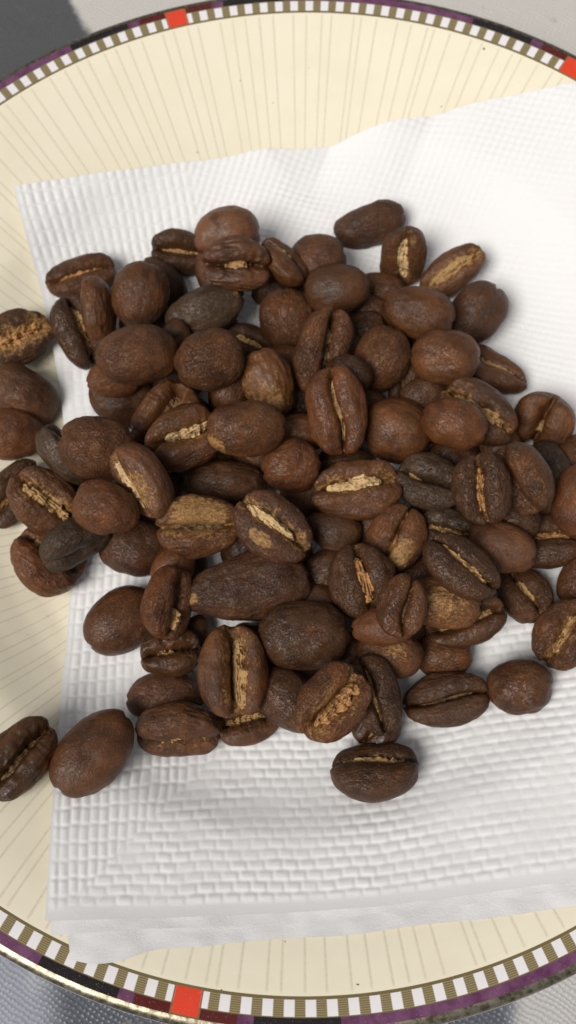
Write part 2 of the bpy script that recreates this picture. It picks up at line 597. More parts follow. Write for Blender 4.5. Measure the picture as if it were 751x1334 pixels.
def brick(a, b, pa, pb, seed, st=1.0):
    """a runs along the long side (pitch pa), rows of pitch pb; 0 in the joints, 1 on the pillow"""
    row = np.floor(b / pb)
    aa = a / pa + (0.5 * (row % 2) + 0.12 * np.sin(row * 1.7 + seed)) * st
    fa = np.abs((aa % 1) - 0.5) * pa
    fb = np.abs((b / pb % 1) - 0.5) * pb
    return (1 - sstep(fa, pa / 2 - 0.046, pa / 2 + 0.004)) * (1 - sstep(fb, pb / 2 - 0.042, pb / 2 + 0.004))


wob = vnoise(np.stack([Uf * 0.5, Vf * 0.5, Uf * 0], 1)) * 0.08 + vnoise(np.stack([Uf * 3.0, Vf * 3.0, Uf * 0], 1)) * 0.02
em_left = brick(Vf + wob, Uf + wob * 0.6, 0.235, 0.122, 1.0, 0.12)
em_bot = brick(Uf + wob, Vf + wob * 0.6, 0.24, 0.128, 2.0)
cu, cv = (Uf + Vf * 0.35) / 0.15, (Vf - Uf * 0.35) / 0.15
em_mid = 0.5 + 0.5 * np.cos(2 * np.pi * cu) * np.cos(2 * np.pi * cv)
jit = vnoise(np.stack([Uf * 1.5, Vf * 1.5, Uf * 0 + 9], 1)) * 0.15
wl = (1 - sstep(Uf + jit, 2.15, 2.35)) * sstep(Vf - Uf + 0.1, -0.06, 0.06)
wb_ = (1 - wl) * (1 - sstep(Vf + jit - 0.12 * Uf, 3.7, 4.1))
wm = 1 - wl - wb_
em = em_left * wl + em_bot * wb_ + em_mid * 1.0 * wm
fadeb = sstep(Vf, 0.10, 0.22) * sstep(Uf, 0.02, 0.1)
soft = 0.75 + 0.4 * vnoise(np.stack([Uf * 0.9, Vf * 0.9, Uf * 0 + 5], 1)) + 0.35 * vnoise(np.stack([Uf * 4, Vf * 4, Uf * 0 + 5], 1))
amp = (0.023 - 0.004 * wb_ + 0.003 * wm) * soft * (1 - 0.25 * sstep(Uf, 3.0, 6.5) * sstep(Vf, 2.0, 6.0))
q = np.stack([X, Y, X * 0], 1)
wav = vnoise(q * 0.45 + 2) * 0.020 + vnoise(q * 1.3 + 7) * 0.015
edge_lift = 0.05 * np.exp(-Uf / 0.4) * (0.5 + 0.5 * np.sin(Vf * 1.3))
Z = paper_z(X, Y) + foldz(X, Y) + wav * sstep(np.hypot(X, Y), 2.5, 5) + em * amp * fadeb + edge_lift + 0.05 * np.exp(-Vf / 0.25)
napkin = bpy.data.objects.new('paper_napkin', None)
COL.objects.link(napkin)
tag(napkin, 'white embossed paper napkin folded in layers, lying across the plate under the beans', 'napkin')
nv, nu = P.shape[:2]
mesh_obj('top_ply', np.stack([X, Y, Z], 1), grid_faces(nv, nu), M_PAPER, napkin)

# layers of tissue that show under the lower edge


def ply(name, L, Rr, B, T_, dz, seed, curl=0.0):
    Pq, Uq, Vq, hq, wq = coons(L, Rr, B, T_, 0.05, dz)
    x, y = Pq[..., 0].ravel(), Pq[..., 1].ravel()
    u, v = Uq.ravel(), Vq.ravel()
    q = np.stack([x, y, x * 0 + seed], 1)
    # paper folds and wrinkles near its free edge
    z = paper_z(x, y) + dz + vnoise(q * 0.8) * 0.03 + vnoise(q * 3.1) * 0.020 + vnoise(q * np.array([6.0, 11.0, 1.0])) * 0.008
    z = z + curl * np.exp(-v / 0.25) - 0.10 * sstep(v, 0.55, 1.3)
    z = np.maximum(z, plate_z(np.hypot(x, y)) + 0.012)
    y = y + vnoise(np.stack([u * 1.1, u * 0 + seed, u * 0], 1)) * 0.03 * np.exp(-v / 0.3)
    a, b = Pq.shape[:2]
    return mesh_obj(name, np.stack([x, y, z], 1), grid_faces(a, b), M_PAPER2, napkin)


ply('middle_ply', [(66, 1217), (70, 1150), (100, 1000)], [(900, 1135), (900, 1050), (880, 900)],
    [(66, 1217), (130, 1216), (200, 1211), (375, 1203), (560, 1186), (751, 1160), (900, 1135)],
    [(100, 1000), (300, 990), (600, 950), (880, 900)], -0.03, 3.0)
ply('folded_ply', [(92, 1250), (88, 1215), (90, 1120), (120, 1010)], [(900, 1150), (900, 1060), (880, 910)],
    [(92, 1250), (112, 1256), (148, 1257), (172, 1250), (200, 1240), (245, 1234), (290, 1229), (375, 1222), (450, 1220), (525, 1211), (655, 1195), (751, 1181), (900, 1150)],
    [(120, 1010), (300, 1000), (600, 960), (880, 910)], -0.065, 8.0)

# ---------------------------------------------------------------- beans
# unit spheres
_ico = {}


def ico(level):
    if level not in _ico:
        import bmesh
        bm = bmesh.new()
        bmesh.ops.create_icosphere(bm, subdivisions=level, radius=1.0)
        v = np.array([p.co[:] for p in bm.verts])
        v /= np.linalg.norm(v, axis=1)[:, None]
        f = np.array([[q.index for q in p.verts] for p in bm.faces])
        bm.free()
        _ico[level] = (v, f)
    return _ico[level]


TONES = {'r': (0.130, 0.045, 0.0130), 'm': (0.110, 0.041, 0.0120), 'd': (0.068, 0.0275, 0.0090), 'p': (0.084, 0.033, 0.0125),
         'o': (0.150, 0.060, 0.019), 'g': (0.062, 0.0340, 0.0170), 'l': (0.145, 0.060, 0.026), 'y': (0.180, 0.090, 0.036)}


def bean_surface(d, q, depth=1.0):
    """surface points of a bean for unit directions d; +z is the flat side with the groove"""
    x, y, z = d[:, 0], d[:, 1], d[:, 2]
    a, b = q['a'], q['b']
    zf = np.where(z > 0, q['tf'] * np.abs(z) ** 0.62, q['td'] * z)
    bx = a * np.sign(x) * np.abs(x) ** q['box']
    base = np.stack([bx, b * y * (1 + q['egg'] * x), b * zf], 1)
    base[:, 1] += b * q['bend'] * (x * x - 0.4)
    nrm = np.stack([x / a, y / b, z / (b * 0.65)], 1)
    nrm /= np.linalg.norm(nrm, axis=1)[:, None]
    s = q['seed']
    c = q['curve'] * np.sin(np.pi * x * 0.95 + q['ph']) + q['off']
    c = c + 0.03 * vnoise(np.stack([x * 3 + s, x * 0 + s, x * 0], 1))
    dy = y - c
    ww = q['w'] * (0.65 + 0.35 * (1 - x * x)) * (1 + 0.3 * vnoise(np.stack([x * 4 + s, x * 0, x * 0 + s], 1)))
    mf = sstep(z, -0.45, 0.12)
    m = 1 / (1 + (dy / ww) ** 4) * mf * (1 - sstep(np.abs(x), 0.86, 1.0) * (1 - q['notch']))
    ck = np.exp(-((np.abs(dy) - 0.5) / 0.30) ** 2) * sstep(z, 0.0, 0.5)
    p3 = base / b
    lump = vnoise(p3 * 1.3 + s) * q['lump'] + vnoise(p3 * 3.0 + s * 2) * q['lump'] * 0.45
    pr = np.stack([p3[:, 0] * 2.2, p3[:, 1] * 7.0, p3[:, 2] * 7.0], 1) + s
    wr = -np.abs(vnoise(pr)) * q['wr'] - np.abs(vnoise(pr * 2.1 + 5)) * q['wr'] * 0.45
    # pinched wrinkles round the mouth of the groove
    pin = -np.exp(-(dy / (ww * 3)) ** 2) * mf * np.abs(vnoise(np.stack([p3[:, 0] * 6 + s, p3[:, 1] * 3, p3[:, 2] * 3], 1))) * 0.09 * q['pin']
    disp = b * (-depth * q['D'] * m + q['ck'] * ck + lump + wr + pin)
    return base + nrm * disp[:, None], m, dy / ww, mf


BEANS = []


def B(x, y, L, W, ang, rho, layer, tone, gold, tan, label, **o):
    BEANS.append(dict(x=x, y=y, L=L, W=W, ang=ang, rho=rho, layer=layer, tone=tone, gold=gold, tan=tan, label=label, o=o))


# x, y: middle in the photograph (pixels); L, W: seen length and width; ang: direction of the long axis;
# rho: roll of the flat side away from the viewer (0 = groove towards the viewer, 180 = round back)
B(107, 361, 94, 53, 15, 32, 1, 'm', .1, .6, 'half bean at the upper left of the heap, thin tan groove along its top edge', w=.09, st='o')
B(103, 434, 98, 62, 108, -18, 1, 'd', .1, .6, 'dark bean with crumbly tan groove at the left edge, under the upright slab bean', w=.13, off=-.1)
B(127, 405, 90, 44, 97, 105, 2, 'm', .05, 0, 'narrow bean standing on its side between the upper left half bean and a round one')
B(183, 384, 88, 74, 75, 180, 3, 'm', .1, 0, 'plump upright bean with wrinkled lower side, second round back from the upper left')
B(213, 370, 78, 52, -50, 180, 1, 'd', .0, 0, 'dark bean mostly hidden behind the plump upright bean at the upper left')
B(180, 463, 106, 78, 3, 180, 4, 'm', .1, 0, 'large smooth bean lying level over the white gap at the left of the heap')
B(236, 329, 82, 58, -8, 8, 1, 'd', .1, .35, 'dark wrinkled bean with a thin curved tan groove at the top left of the heap', w=.16, fill=.15, sw=.7)
B(296, 306, 90, 72, 5, 180, 3, 'l', .05, 0, 'light brown round bean at the very top of the heap, behind a wrinkled one')
B(307, 344, 94, 72, -4, -5, 4, 'p', .25, .5, 'wrinkled dark bean with a pinched golden mouth at the top of the heap', w=.11, pin=2.4, lump=.09, wr=.07, run=(-.35, .45), st='t')
B(266, 405, 108, 62, 22, 180, 5, 'g', .25, 0, 'greyish slanting bean with an orange spot on its right tip', patch=[(.9, -.1, -.5, .03, .9)], wr=.05)
B(370, 342, 74, 40, -42, 60, 3, 'm', .1, .3, 'slim bean tilted on edge to the right of the pinched golden mouth', w=.1)
B(412, 341, 78, 66, 20, 180, 2, 'p', .05, 0, 'rough purplish bean with a ragged top, left of the long bean at the top', lump=.09)
B(362, 374, 74, 54, 10, 180, 1, 'd', 0, 0, 'dark bean deep in the gap below the pinched golden mouth')
B(374, 416, 84, 74, 95, 180, 4, 'm', .05, 0, 'smooth round bean in the upper middle of the heap with a soft highlight')
B(275, 469, 94, 84, 18, 180, 4, 'm', .05, 0, 'near spherical bean just below the greyish slanting bean')
B(440, 377, 88, 66, 2, 180, 3, 'd', .05, 0, 'dark broad bean above the upright split bean, near the top middle')
B(481, 294, 98, 55, 16, 158, 2, 'p', .05, 0, 'long purplish bean leaning alone on the napkin at the top, highest on the right')
B(526, 335, 76, 62, 82, -8, 1, 'm', .3, .9, 'small end-on bean with bright tan notch under the long purplish bean', pitch=32, st='b', w=.15)
B(590, 354, 96, 52, 36, 14, 1, 'm', .35, .9, 'bean with a wide tan stripe pointing to the upper right of the heap', w=.16, D=.35, halo=1.0, fill=.8)
B(620, 409, 88, 72, 52, 180, 1, 'p', .05, 0, 'purplish round bean at the upper right end of the heap on bare napkin')
B(546, 408, 96, 68, -18, 180, 3, 'm', .05, 0, 'smooth bean sloping down right, between the striped bean and the dark broad one')
B(497, 378, 70, 44, -10, 180, 2, 'm', .05, 0, 'bean peeping out between the dark broad bean and its sloping right neighbour')
B(484, 408, 72, 46, -25, 180, 1, 'p', 0, 0, 'shaded bean low in the gap under the peeping bean at the upper right')
B(581, 466, 90, 73, -4, 180, 5, 'm', .1, 0, 'big smooth bean on the right with fine scratches, left of the pointed bean')
B(645, 484, 92, 48, -27, 42, 1, 'm', .25, .5, 'pointed bean sticking out to the right with a flaky tan upper edge', egg=-.3, w=.1, off=.1)
B(497, 468, 88, 72, 68, 180, 3, 'm', .15, 0, 'bean with a reddish glow on its middle, right of the upright split bean', patch=[(0, 0, -1, .12, .28)])
B(420, 459, 120, 72, 76, -22, 4, 'm', .1, .35, 'tall upright split bean with a pale lip line down its left side', w=.14, st='k', off=-.1, D=.6)
B(440, 536, 118, 83, 98, 4, 6, 'r', .1, .5, 'large oval bean in the middle facing the viewer with thin golden vertical groove', w=.075, D=.42, run=(-.85, .9), curve=.1, sw=1.0, fill=.35, td=.7, ck=.14, notch=.15)
B(455, 488, 64, 52, -10, 180, 4, 'd', .1, 0, 'dark bean tip showing behind the top of the central oval bean')
B(527, 503, 80, 42, 84, 20, 1, 'd', .05, .15, 'dark creased bean low in the gap left of the scratched smooth bean', w=.12, st='k')
B(518, 560, 92, 86, -25, 180, 4, 'm', .3, 0, 'big round bean with golden freckles right of the central oval bean')
B(623, 537, 114, 76, -36, 5, 3, 'd', .2, .95, 'dark bean with a broad tan groove half covered by a smooth oval one', w=.15, run=(-.75, .75), off=.05)
B(592, 552, 90, 66, -18, 180, 6, 'r', .1, 0, 'smooth reddish oval bean resting on the broad tan groove at the right')
B(708, 549, 74, 80, 62, 4, 1, 'm', .1, .25, 'roundish bean with a short slanting cleft, alone at the right edge above others', w=.12, pitch=20, run=(-.55, .0), D=.6, notch=.9)
B(683, 623, 100, 66, -62, -48, 3, 'm', .2, .3, 'bean with one thick raised cheek slanting down at the right side', w=.14, st='k', ck=.18)
B(629, 637, 94, 78, 100, 2, 4, 'd', .2, .75, 'dark bean with upright orange tan groove left of the thick cheeked bean', w=.10, st='o', pin=2, lump=.07)
B(560, 628, 90, 76, -22, 10, 4, 'g', .2, .4, 'olive brown bean with a short pale slit, right of the bright tan oblong groove', w=.07, run=(-.85, -.25), lump=.07)
B(464, 638, 120, 77, 5, 13, 6, 'm', .25, 1, 'wide bean with a bright cream tan oblong groove just below the central oval bean', w=.16, st='b', off=.18, run=(-.75, .62), fill=.8, D=.5)
B(380, 607, 80, 72, 15, 180, 5, 'r', .15, 0, 'small reddish ball shaped bean left of the bright cream groove', wr=.05)
B(391, 566, 66, 56, 0, 180, 3, 'o', .2, 0, 'orange brown bean tucked left of the central oval bean above a reddish ball')
B(351, 499, 92, 70, -72, 180, 5, 'o', .75, 0, 'golden orange mottled bean standing above the bean with a yellow fringe', wr=.07, patch=[(.4, .3, -.8, .3, .35)])
B(320, 558, 106, 74, 4, 176, 7, 'm', .1, 0, 'smooth bean with a yellow flaky fringe around its lower left end', patch=[(-.8, .45, -.5, .10, 1.1), (-.2, .9, -.35, .05, .9)])
B(303, 512, 64, 46, 60, 150, 3, 'm', .2, 0, 'half hidden bean in the gap between two round beans left of the golden one')
B(325, 447, 64, 46, -20, 20, 2, 'd', .1, .1, 'dark curled bean in the small gap above the golden orange mottled one', w=.18)
B(216, 546, 112, 80, 58, 4, 3, 'm', .3, .25, 'open hollow bean with a rough inside, behind the thick cream crest bean', w=.30, D=.55, st='k', fill=.2)
B(239, 573, 104, 84, 25, 8, 5, 'm', .2, 1, 'bean with a thick raised cream crest that points to the upper right', w=.12, st='b', off=.12, run=(-.45, .85), fill=1.15, D=.5)
B(160, 520, 92, 74, -25, 180, 1, 'd', .05, 0, 'dark wrinkled bean in shade beneath the large level bean on the left', wr=.06)
B(126, 584, 100, 82, -18, 180, 4, 'm', .25, 0, 'heart shaped lumpy bean on the left with pale specks', lump=.09, wr=.05)
B(86, 592, 92, 46, -46, 75, 3, 'g', .1, 0, 'thin olive dark bean edge behind the heart shaped lumpy bean')
B(185, 627, 108, 60, -58, -62, 5, 'l', .35, .95, 'orange bean with pale ragged groove along its left edge', w=.15, st='b', off=-.1, fill=.8, patch=[(.2, .5, .6, .2, .6)])
B(26, 440, 92, 72, 22, 4, 1, 'd', .3, .9, 'dark bean with wide orange groove lying on the plate, uppermost at the left edge', w=.18, st='o', halo=1.1, sw=1.5)
B(30, 515, 100, 72, -36, 180, 3, 'm', .05, 0, 'smooth dome bean under the uppermost left edge bean, sloping down to the right')
B(14, 567, 90, 66, -3, 180, 4, 'r', .1, 0, 'reddish smooth bean cut by the left edge, below a sloping dome bean')
B(16, 643, 104, 64, 48, -8, 1, 'd', .1, .5, 'blackish bean at the left edge with a splintered brown groove', w=.12, st='o', lump=.07)
B(61, 655, 112, 80, -42, 4, 4, 'm', .25, 1, 'bean with a big flaky tan groove at the left, over the blackish one', w=.17, fill=.8, off=.06)
B(62, 729, 100, 80, -38, 38, 1, 'r', .2, .3, 'reddish bean at the lower left whose lower half lies on bare plate', w=.12, st='t', run=(-.75, -.2))
B(97, 708, 98, 56, 30, -62, 4, 'g', .1, 0, 'dark grey-brown bean turned on edge over the reddish lower left bean', lump=.06)
B(138, 662, 90, 68, -24, 180, 5, 'r', .15, 0, 'smooth reddish brown bean between the flaky tan groove and the orange bean')
B(177, 713, 96, 78, -12, 180, 1, 'p', .1, 0, 'purplish dome bean with a pink sheen above the white napkin at the left')
B(259, 685, 112, 84, 3, -3, 6, 'm', .6, .35, 'level bean with dark lengthwise slit and golden upper cheek left of the middle', w=.11, patch=[(0, .5, .75, .28, .75)], st='k', fill=.2)
B(356, 689, 114, 82, -40, 12, 7, 'p', .35, 1, 'topmost slanting bean with tan groove and a second tan patch on its lower cheek', w=.13, st='b', off=.12, run=(-.92, .6), fill=.9, patch=[(-.05, -.55, .7, .04, 1.3)])
B(295, 631, 112, 64, 0, 180, 4, 'd', .15, 0, 'dark wrinkled back of a bean behind the golden cheeked level bean', wr=.06)
B(434, 692, 78, 56, -22, 180, 4, 'd', .25, 0, 'small teardrop bean right of the topmost slanting bean', egg=.3, patch=[(.3, -.2, -.9, .07, .35)])
B(517, 701, 92, 80, 62, 2, 4, 'm', .35, .3, 'bean with a fine diagonal seam and an orange stain on its lower right', w=.05, patch=[(-.3, -.4, .8, .12, 1.0)], st='o', run=(-.7, .3))
B(473, 756, 98, 90, -76, 2, 6, 'd', .1, .9, 'dark square-ish bean with chunky orange tan filling in an upright groove', w=.12, st='o', run=(-.75, .8), fill=.7, off=.05)
B(424, 745, 66, 58, 20, 180, 3, 'd', .1, 0, 'dark bean behind the left cheek of the chunky orange filled bean')
B(580, 690, 76, 58, -10, 0, 2, 'g', .3, .5, 'shaded bean with a pale pinch of chaff behind the long dark oval', w=.12)
B(601, 738, 112, 68, -38, 20, 6, 'd', .05, .8, 'long dark oval bean with straight tan stripe near its upper edge', w=.09, off=.12, fill=.6, ck=.05, lump=.03)
B(652, 713, 94, 68, -20, 180, 5, 'l', .15, 0, 'light reddish brown bean with a cleft at its lower right end', lump=.07, patch=[(.5, .1, -.8, .03, .2)])
B(712, 706, 92, 70, -4, 22, 2, 'd', .05, .7, 'dark bean near the right edge with a rough orange upper groove', w=.10, st='o', off=.08)
B(672, 676, 70, 50, -20, 180, 2, 'd', 0, 0, 'dark bean hidden under the thick cheeked bean on the right')
B(683, 774, 78, 68, -58, 8, 1, 'd', .25, .45, 'dark end-on bean with short tan slit right of the long dark oval', w=.11, pitch=25, run=(-.5, .5))
B(714, 612, 80, 56, -66, 150, 1, 'g', .15, 0, 'olive brown bean behind the thick cheeked bean near the right edge')
B(756, 592, 74, 56, 10, 180, 2, 'm', 0, 0, 'round bean cut by the right edge, just below the roundish cleft bean')
B(753, 652, 98, 62, 84, 175, 3, 'r', .15, 0, 'reddish upright bean cut by the right edge above the rough orange groove')
B(758, 757, 76, 58, 60, 180, 1, 'm', .1, 0, 'bean sliver at the right edge with bare napkin to its left')
B(738, 826, 100, 80, 52, 3, 1, 'm', .25, .6, 'lowest bean at the right edge with a broad slanting brown groove', w=.12, st='t', off=.05, halo=.9)
B(678, 895, 84, 71, 3, 180, 1, 'm', .45, 0, 'separate boxy bean with orange and black mottling at the lower right', box=.8, patch=[(-.5, .3, -.8, .15, .25)])
B(581, 911, 114, 72, 8, 3, 1, 'd', .05, .12, 'blackish bean with a faint dark crease left of the boxy mottled bean', w=.06, st='k', lump=.06)
B(576, 853, 80, 58, 0, 180, 1, 'm', .3, 0, 'small bean above the faintly creased blackish bean')
B(508, 851, 92, 62, -10, 178, 2, 'm', .5, 0, 'bean with a yellowish rough back, upper right of the glossy wide open bean', patch=[(.2, -.2, -.9, .2, .5)])
B(577, 786, 104, 68, -8, 180, 3, 'o', .7, 0, 'golden tan flat backed bean lying under the long dark oval', lump=.04, wr=.05, patch=[(.1, 0, -1, .25, .45)])
B(607, 808, 108, 66, 18, 10, 1, 'd', .1, .2, 'dark bean rim curving around the golden tan one from below', w=.2, D=.5)
B(524, 788, 84, 68, 80, 8, 3, 'm', .4, .06, 'brownish bean with a dark upright split, left of the golden tan flat backed one', w=.07, D=.5, st='k', off=-.25)
B(500, 816, 86, 52, 5, 180, 2, 'r', .2, 0, 'reddish bean strip under the chunky orange filled bean')
B(324, 766, 168, 88, 9, 178, 5, 'p', .2, 0, 'longest bean in the heap, smooth and dark with frayed left end', td=.62, patch=[(-.86, .05, -.45, .035, 1.1)], wr=.07, egg=.16, lump=.09, bend=.1, notch=1.0)
B(396, 827, 124, 92, 4, 180, 6, 'd', .1, 0, 'large dark egg shaped bean with a notch at its left tip', td=.75, wr=.05)
B(410, 786, 66, 50, 0, 180, 4, 'd', .1, 0, 'bean end between the longest bean and the large dark egg shaped one')
B(303, 874, 124, 94, 93, -6, 7, 'm', .2, .95, 'large upright bean at the bottom, gaping open with frayed tan filling', w=.20, off=-.06, fill=.5, D=.7, ck=.15, sw=.8, so=-.5, st='t', run=(-.9, .85))
B(220, 785, 98, 64, 78, -52, 5, 'r', .1, .9, 'bean with a smooth red left cheek and a rough tan lump at its lower right', w=.13, run=(-.75, -.1), fill=1.0)
B(222, 850, 84, 62, 8, 30, 2, 'd', .2, .4, 'dark bean with a torn yellowish hole under the tan lump bean', w=.15, run=(-.5, .2), pin=2)
B(160, 809, 108, 84, 35, 180, 1, 'm', .05, 0, 'large smooth bean with leathery fine wrinkles at the lower left of the heap', wr=.03)
B(215, 910, 98, 68, 0, 180, 1, 'l', .1, 0, 'light brown bean with a cleft left end above the flat bottomed half bean', lump=.07)
B(233, 951, 116, 68, -2, -52, 2, 'm', .2, .6, 'half bean with a flaky tan line along its lower side, lowest left of the heap', w=.10, st='t', off=-.12)
B(322, 940, 88, 62, 8, 10, 1, 'm', .3, .4, 'reddish crumpled bean under the large gaping upright bean', w=.14, pin=2)
B(375, 911, 96, 72, -42, 180, 3, 'd', .05, 0, 'dark smooth bean between the two large gaping beans at the bottom')
B(433, 915, 114, 86, 52, -8, 6, 'm', .3, .95, 'wide open bean with a thick left lip and glossy tan inside at the bottom', w=.20, fill=.9, st='o', sw=1.1, D=.6, ck=.15, so=-.4)
B(488, 905, 108, 68, -72, 0, 4, 'd', .1, .3, 'dark bean with a hairline tan slit right of the glossy wide open bean', w=.08, st='t')
B(492, 942, 72, 64, 50, 10, 1, 'd', .1, .1, 'lowest dark bean of the heap beneath the hairline slit bean', w=.1)
B(489, 1004, 119, 70, 4, 46, 1, 'd', .1, .9, 'separate dark bean at the bottom on bare napkin with jagged tan line on top', w=.10, st='t', off=.1, fill=.8)
B(122, 981, 126, 86, 50, 180, 1, 'm', .0, 0, 'separate large smooth dark brown bean at the lower left of the napkin', egg=-.06, wr=.02)
B(26, 987, 118, 82, 48, 4, 1, 'd', .05, .12, 'blackish bean on the bare plate at the lower left edge with a wide dark cleft', w=.12, D=.6, st='k', pin=1.8)
B(226, 738, 66, 54, 60, 180, 3, 'r', .1, 0, 'bean glimpsed between the golden cheeked level bean and the longest bean')
B(449, 604, 76, 50, 0, 180, 3, 'd', .4, 0, 'dark bean with golden specks squeezed under the tip of the central oval bean')
B(150, 493, 74, 50, 10, 180, 2, 'r', .1, 0, 'reddish bean edge just under the large level bean on the left')
# beans low in the heap that show in its gaps
B(370.8, 480.5, 83.6, 62.9, 2, 180, 1, 'm', .05, 0, 'shaded bean in the gap between the golden orange mottled bean and the upright split bean')
B(300.3, 514.5, 85.7, 58.2, 85, 180, 1, 'm', .05, 0, 'sliver of a bean left of the half hidden one beside the golden mottled bean')
B(568.4, 548.7, 84.1, 56.1, 8, 180, 1, 'm', .05, 0, 'sliver of a bean right of the golden freckled one, above the smooth reddish oval')
B(588.1, 603.5, 83.2, 66.7, 45, 180, 1, 'p', .05, 0, 'low bean in the gap beneath the smooth reddish oval bean on the right')
B(458.7, 863.3, 80.8, 67.1, 98, 180, 1, 'd', .05, 0, 'low bean in the gap above the glossy wide open bean')
B(262.8, 598.3, 90.0, 66.2, 176, 180, 1, 'p', .05, 0, 'low bean under the right end of the bean with the thick cream crest')
B(401.2, 641.7, 78.3, 66.0, 169, 180, 1, 'p', .05, 0, 'low bean squeezed between the reddish ball and the bright cream groove bean')
B(445.9, 475.6, 88.6, 56.0, 73, 180, 1, 'd', .05, 0, 'low bean to the right of the upright split bean')
B(232.3, 492.6, 78.2, 67.9, 53, 180, 1, 'p', .05, 0, 'low bean between the large level bean and the open hollow bean')
B(374.9, 728.9, 86.1, 66.8, 84, 180, 1, 'd', .05, 0, 'low bean right below the topmost slanting bean')
B(563.0, 671.8, 85.1, 61.7, 56, 180, 1, 'm', .05, 0, 'low bean beneath the olive brown bean with a short pale slit')
B(383.8, 874.2, 85.3, 60.2, 77, 180, 1, 'd', .05, 0, 'low bean under the lower edge of the large dark egg shaped bean')
B(532.2, 433.0, 78.8, 56.3, 41, 180, 1, 'd', .05, 0, 'low bean between the glowing reddish bean and the scratched smooth bean')
B(270.0, 418.3, 83.0, 59.9, 6, 180, 1, 'd', .05, 0, 'low bean showing above the dark curled bean left of the smooth round one')
B(338.4, 582.5, 83.4, 66.9, 54, 180, 1, 'd', .05, 0, 'low bean between the yellow fringed bean and the dark wrinkled back')
B(118.1, 616.3, 87.7, 67.5, 57, 180, 1, 'p', .05, 0, 'low bean below the heart shaped lumpy bean at the left')
B(188.4, 419.1, 82.9, 64.2, 80, 180, 1, 'd', .05, 0, 'low bean in the gap between the plump upright bean and the level one')
B(318.2, 702.7, 86.1, 59.1, 74, 180, 1, 'd', .05, 0, 'low bean in the gap right of the golden cheeked level bean')
B(199.1, 644.1, 87.8, 60.4, 17, 180, 1, 'p', .05, 0, 'low bean in the gap right of the orange bean with the pale ragged groove')
B(543.4, 754.5, 82.4, 59.3, 31, 180, 1, 'p', .05, 0, 'low bean in the gap left of the long dark oval bean')
B(240.6, 547.4, 76.0, 57.4, 27, 180, 1, 'd', .05, 0, 'low bean behind the open hollow bean')
B(650.8, 589.1, 87.7, 60.6, 108, 180, 1, 'm', .05, 0, 'low bean between the upright orange tan groove and the thick cheeked bean')
B(478.5, 535.9, 85.7, 59.3, 134, 180, 1, 'p', .05, 0, 'low bean between the central oval bean and the golden freckled one')
B(285.1, 363.8, 82.6, 56.3, 115, 180, 1, 'p', .05, 0, 'low bean between the pinched golden mouth and the greyish slanting bean')
B(684.0, 657.9, 77.9, 60.2, 5, 180, 1, 'p', .05, 0, 'low bean under the thick cheeked bean beside the right edge')
B(476.6, 690.6, 86.0, 60.8, 8, 180, 1, 'd', .05, 0, 'low bean between the teardrop bean and the fine diagonal seam bean')
B(517.7, 815.7, 76.8, 65.9, 1, 180, 1, 'd', .05, 0, 'low bean right of the reddish strip under the golden tan bean')
B(569.9, 473.5, 87.4, 57.8, 45, 180, 1, 'd', .05, 0, 'low bean beneath the scratched smooth bean on the right')
B(236.6, 748.9, 85.2, 60.3, 59, 180, 1, 'p', .05, 0, 'low bean showing left of the longest bean')
B(330.0, 845.0, 77.3, 60.3, 146, 180, 1, 'd', .05, 0, 'low bean between the gaping upright bean and the large dark egg shaped one')
B(252, 832, 66, 50, 60, 180, 1, 'd', .05, 0, 'low bean left of the large gaping upright bean')
B(470, 432, 66, 50, 20, 180, 1, 'd', .05, 0, 'small low bean above the bean with a reddish glow')
B(553, 514, 64, 48, 10, 180, 1, 'd', .05, 0, 'small low bean above the left end of the smooth reddish oval')
B(390, 522, 64, 48, 80, 180, 1, 'd', .05, 0, 'small low bean right of the golden mottled bean')
B(228, 444, 60, 46, 80, 180, 1, 'd', .05, 0, 'small low bean between the level bean and the near spherical one')


# order of stacking: from the ones that lie lowest to the topmost
order = sorted(range(len(BEANS)), key=lambda i: (BEANS[i]['layer'], i))
sv, _sf = ico(3)
placed = []


def ground(x, y):
    """height of what lies under a bean: napkin inside its outline, else the plate"""
    r = np.hypot(x, y)
    lx = np.interp(y, EDGE_Y, EDGE_X)
    return np.where(x > lx, paper_z(x, y) + 0.045, plate_z(r) + 0.005)


_le = np.array([onpaper(a, b)[:2] for a, b in LE])
EDGE_Y, EDGE_X = _le[:, 1], _le[:, 0]

right, upv, back = RMn[:, 0], RMn[:, 1], RMn[:, 2]


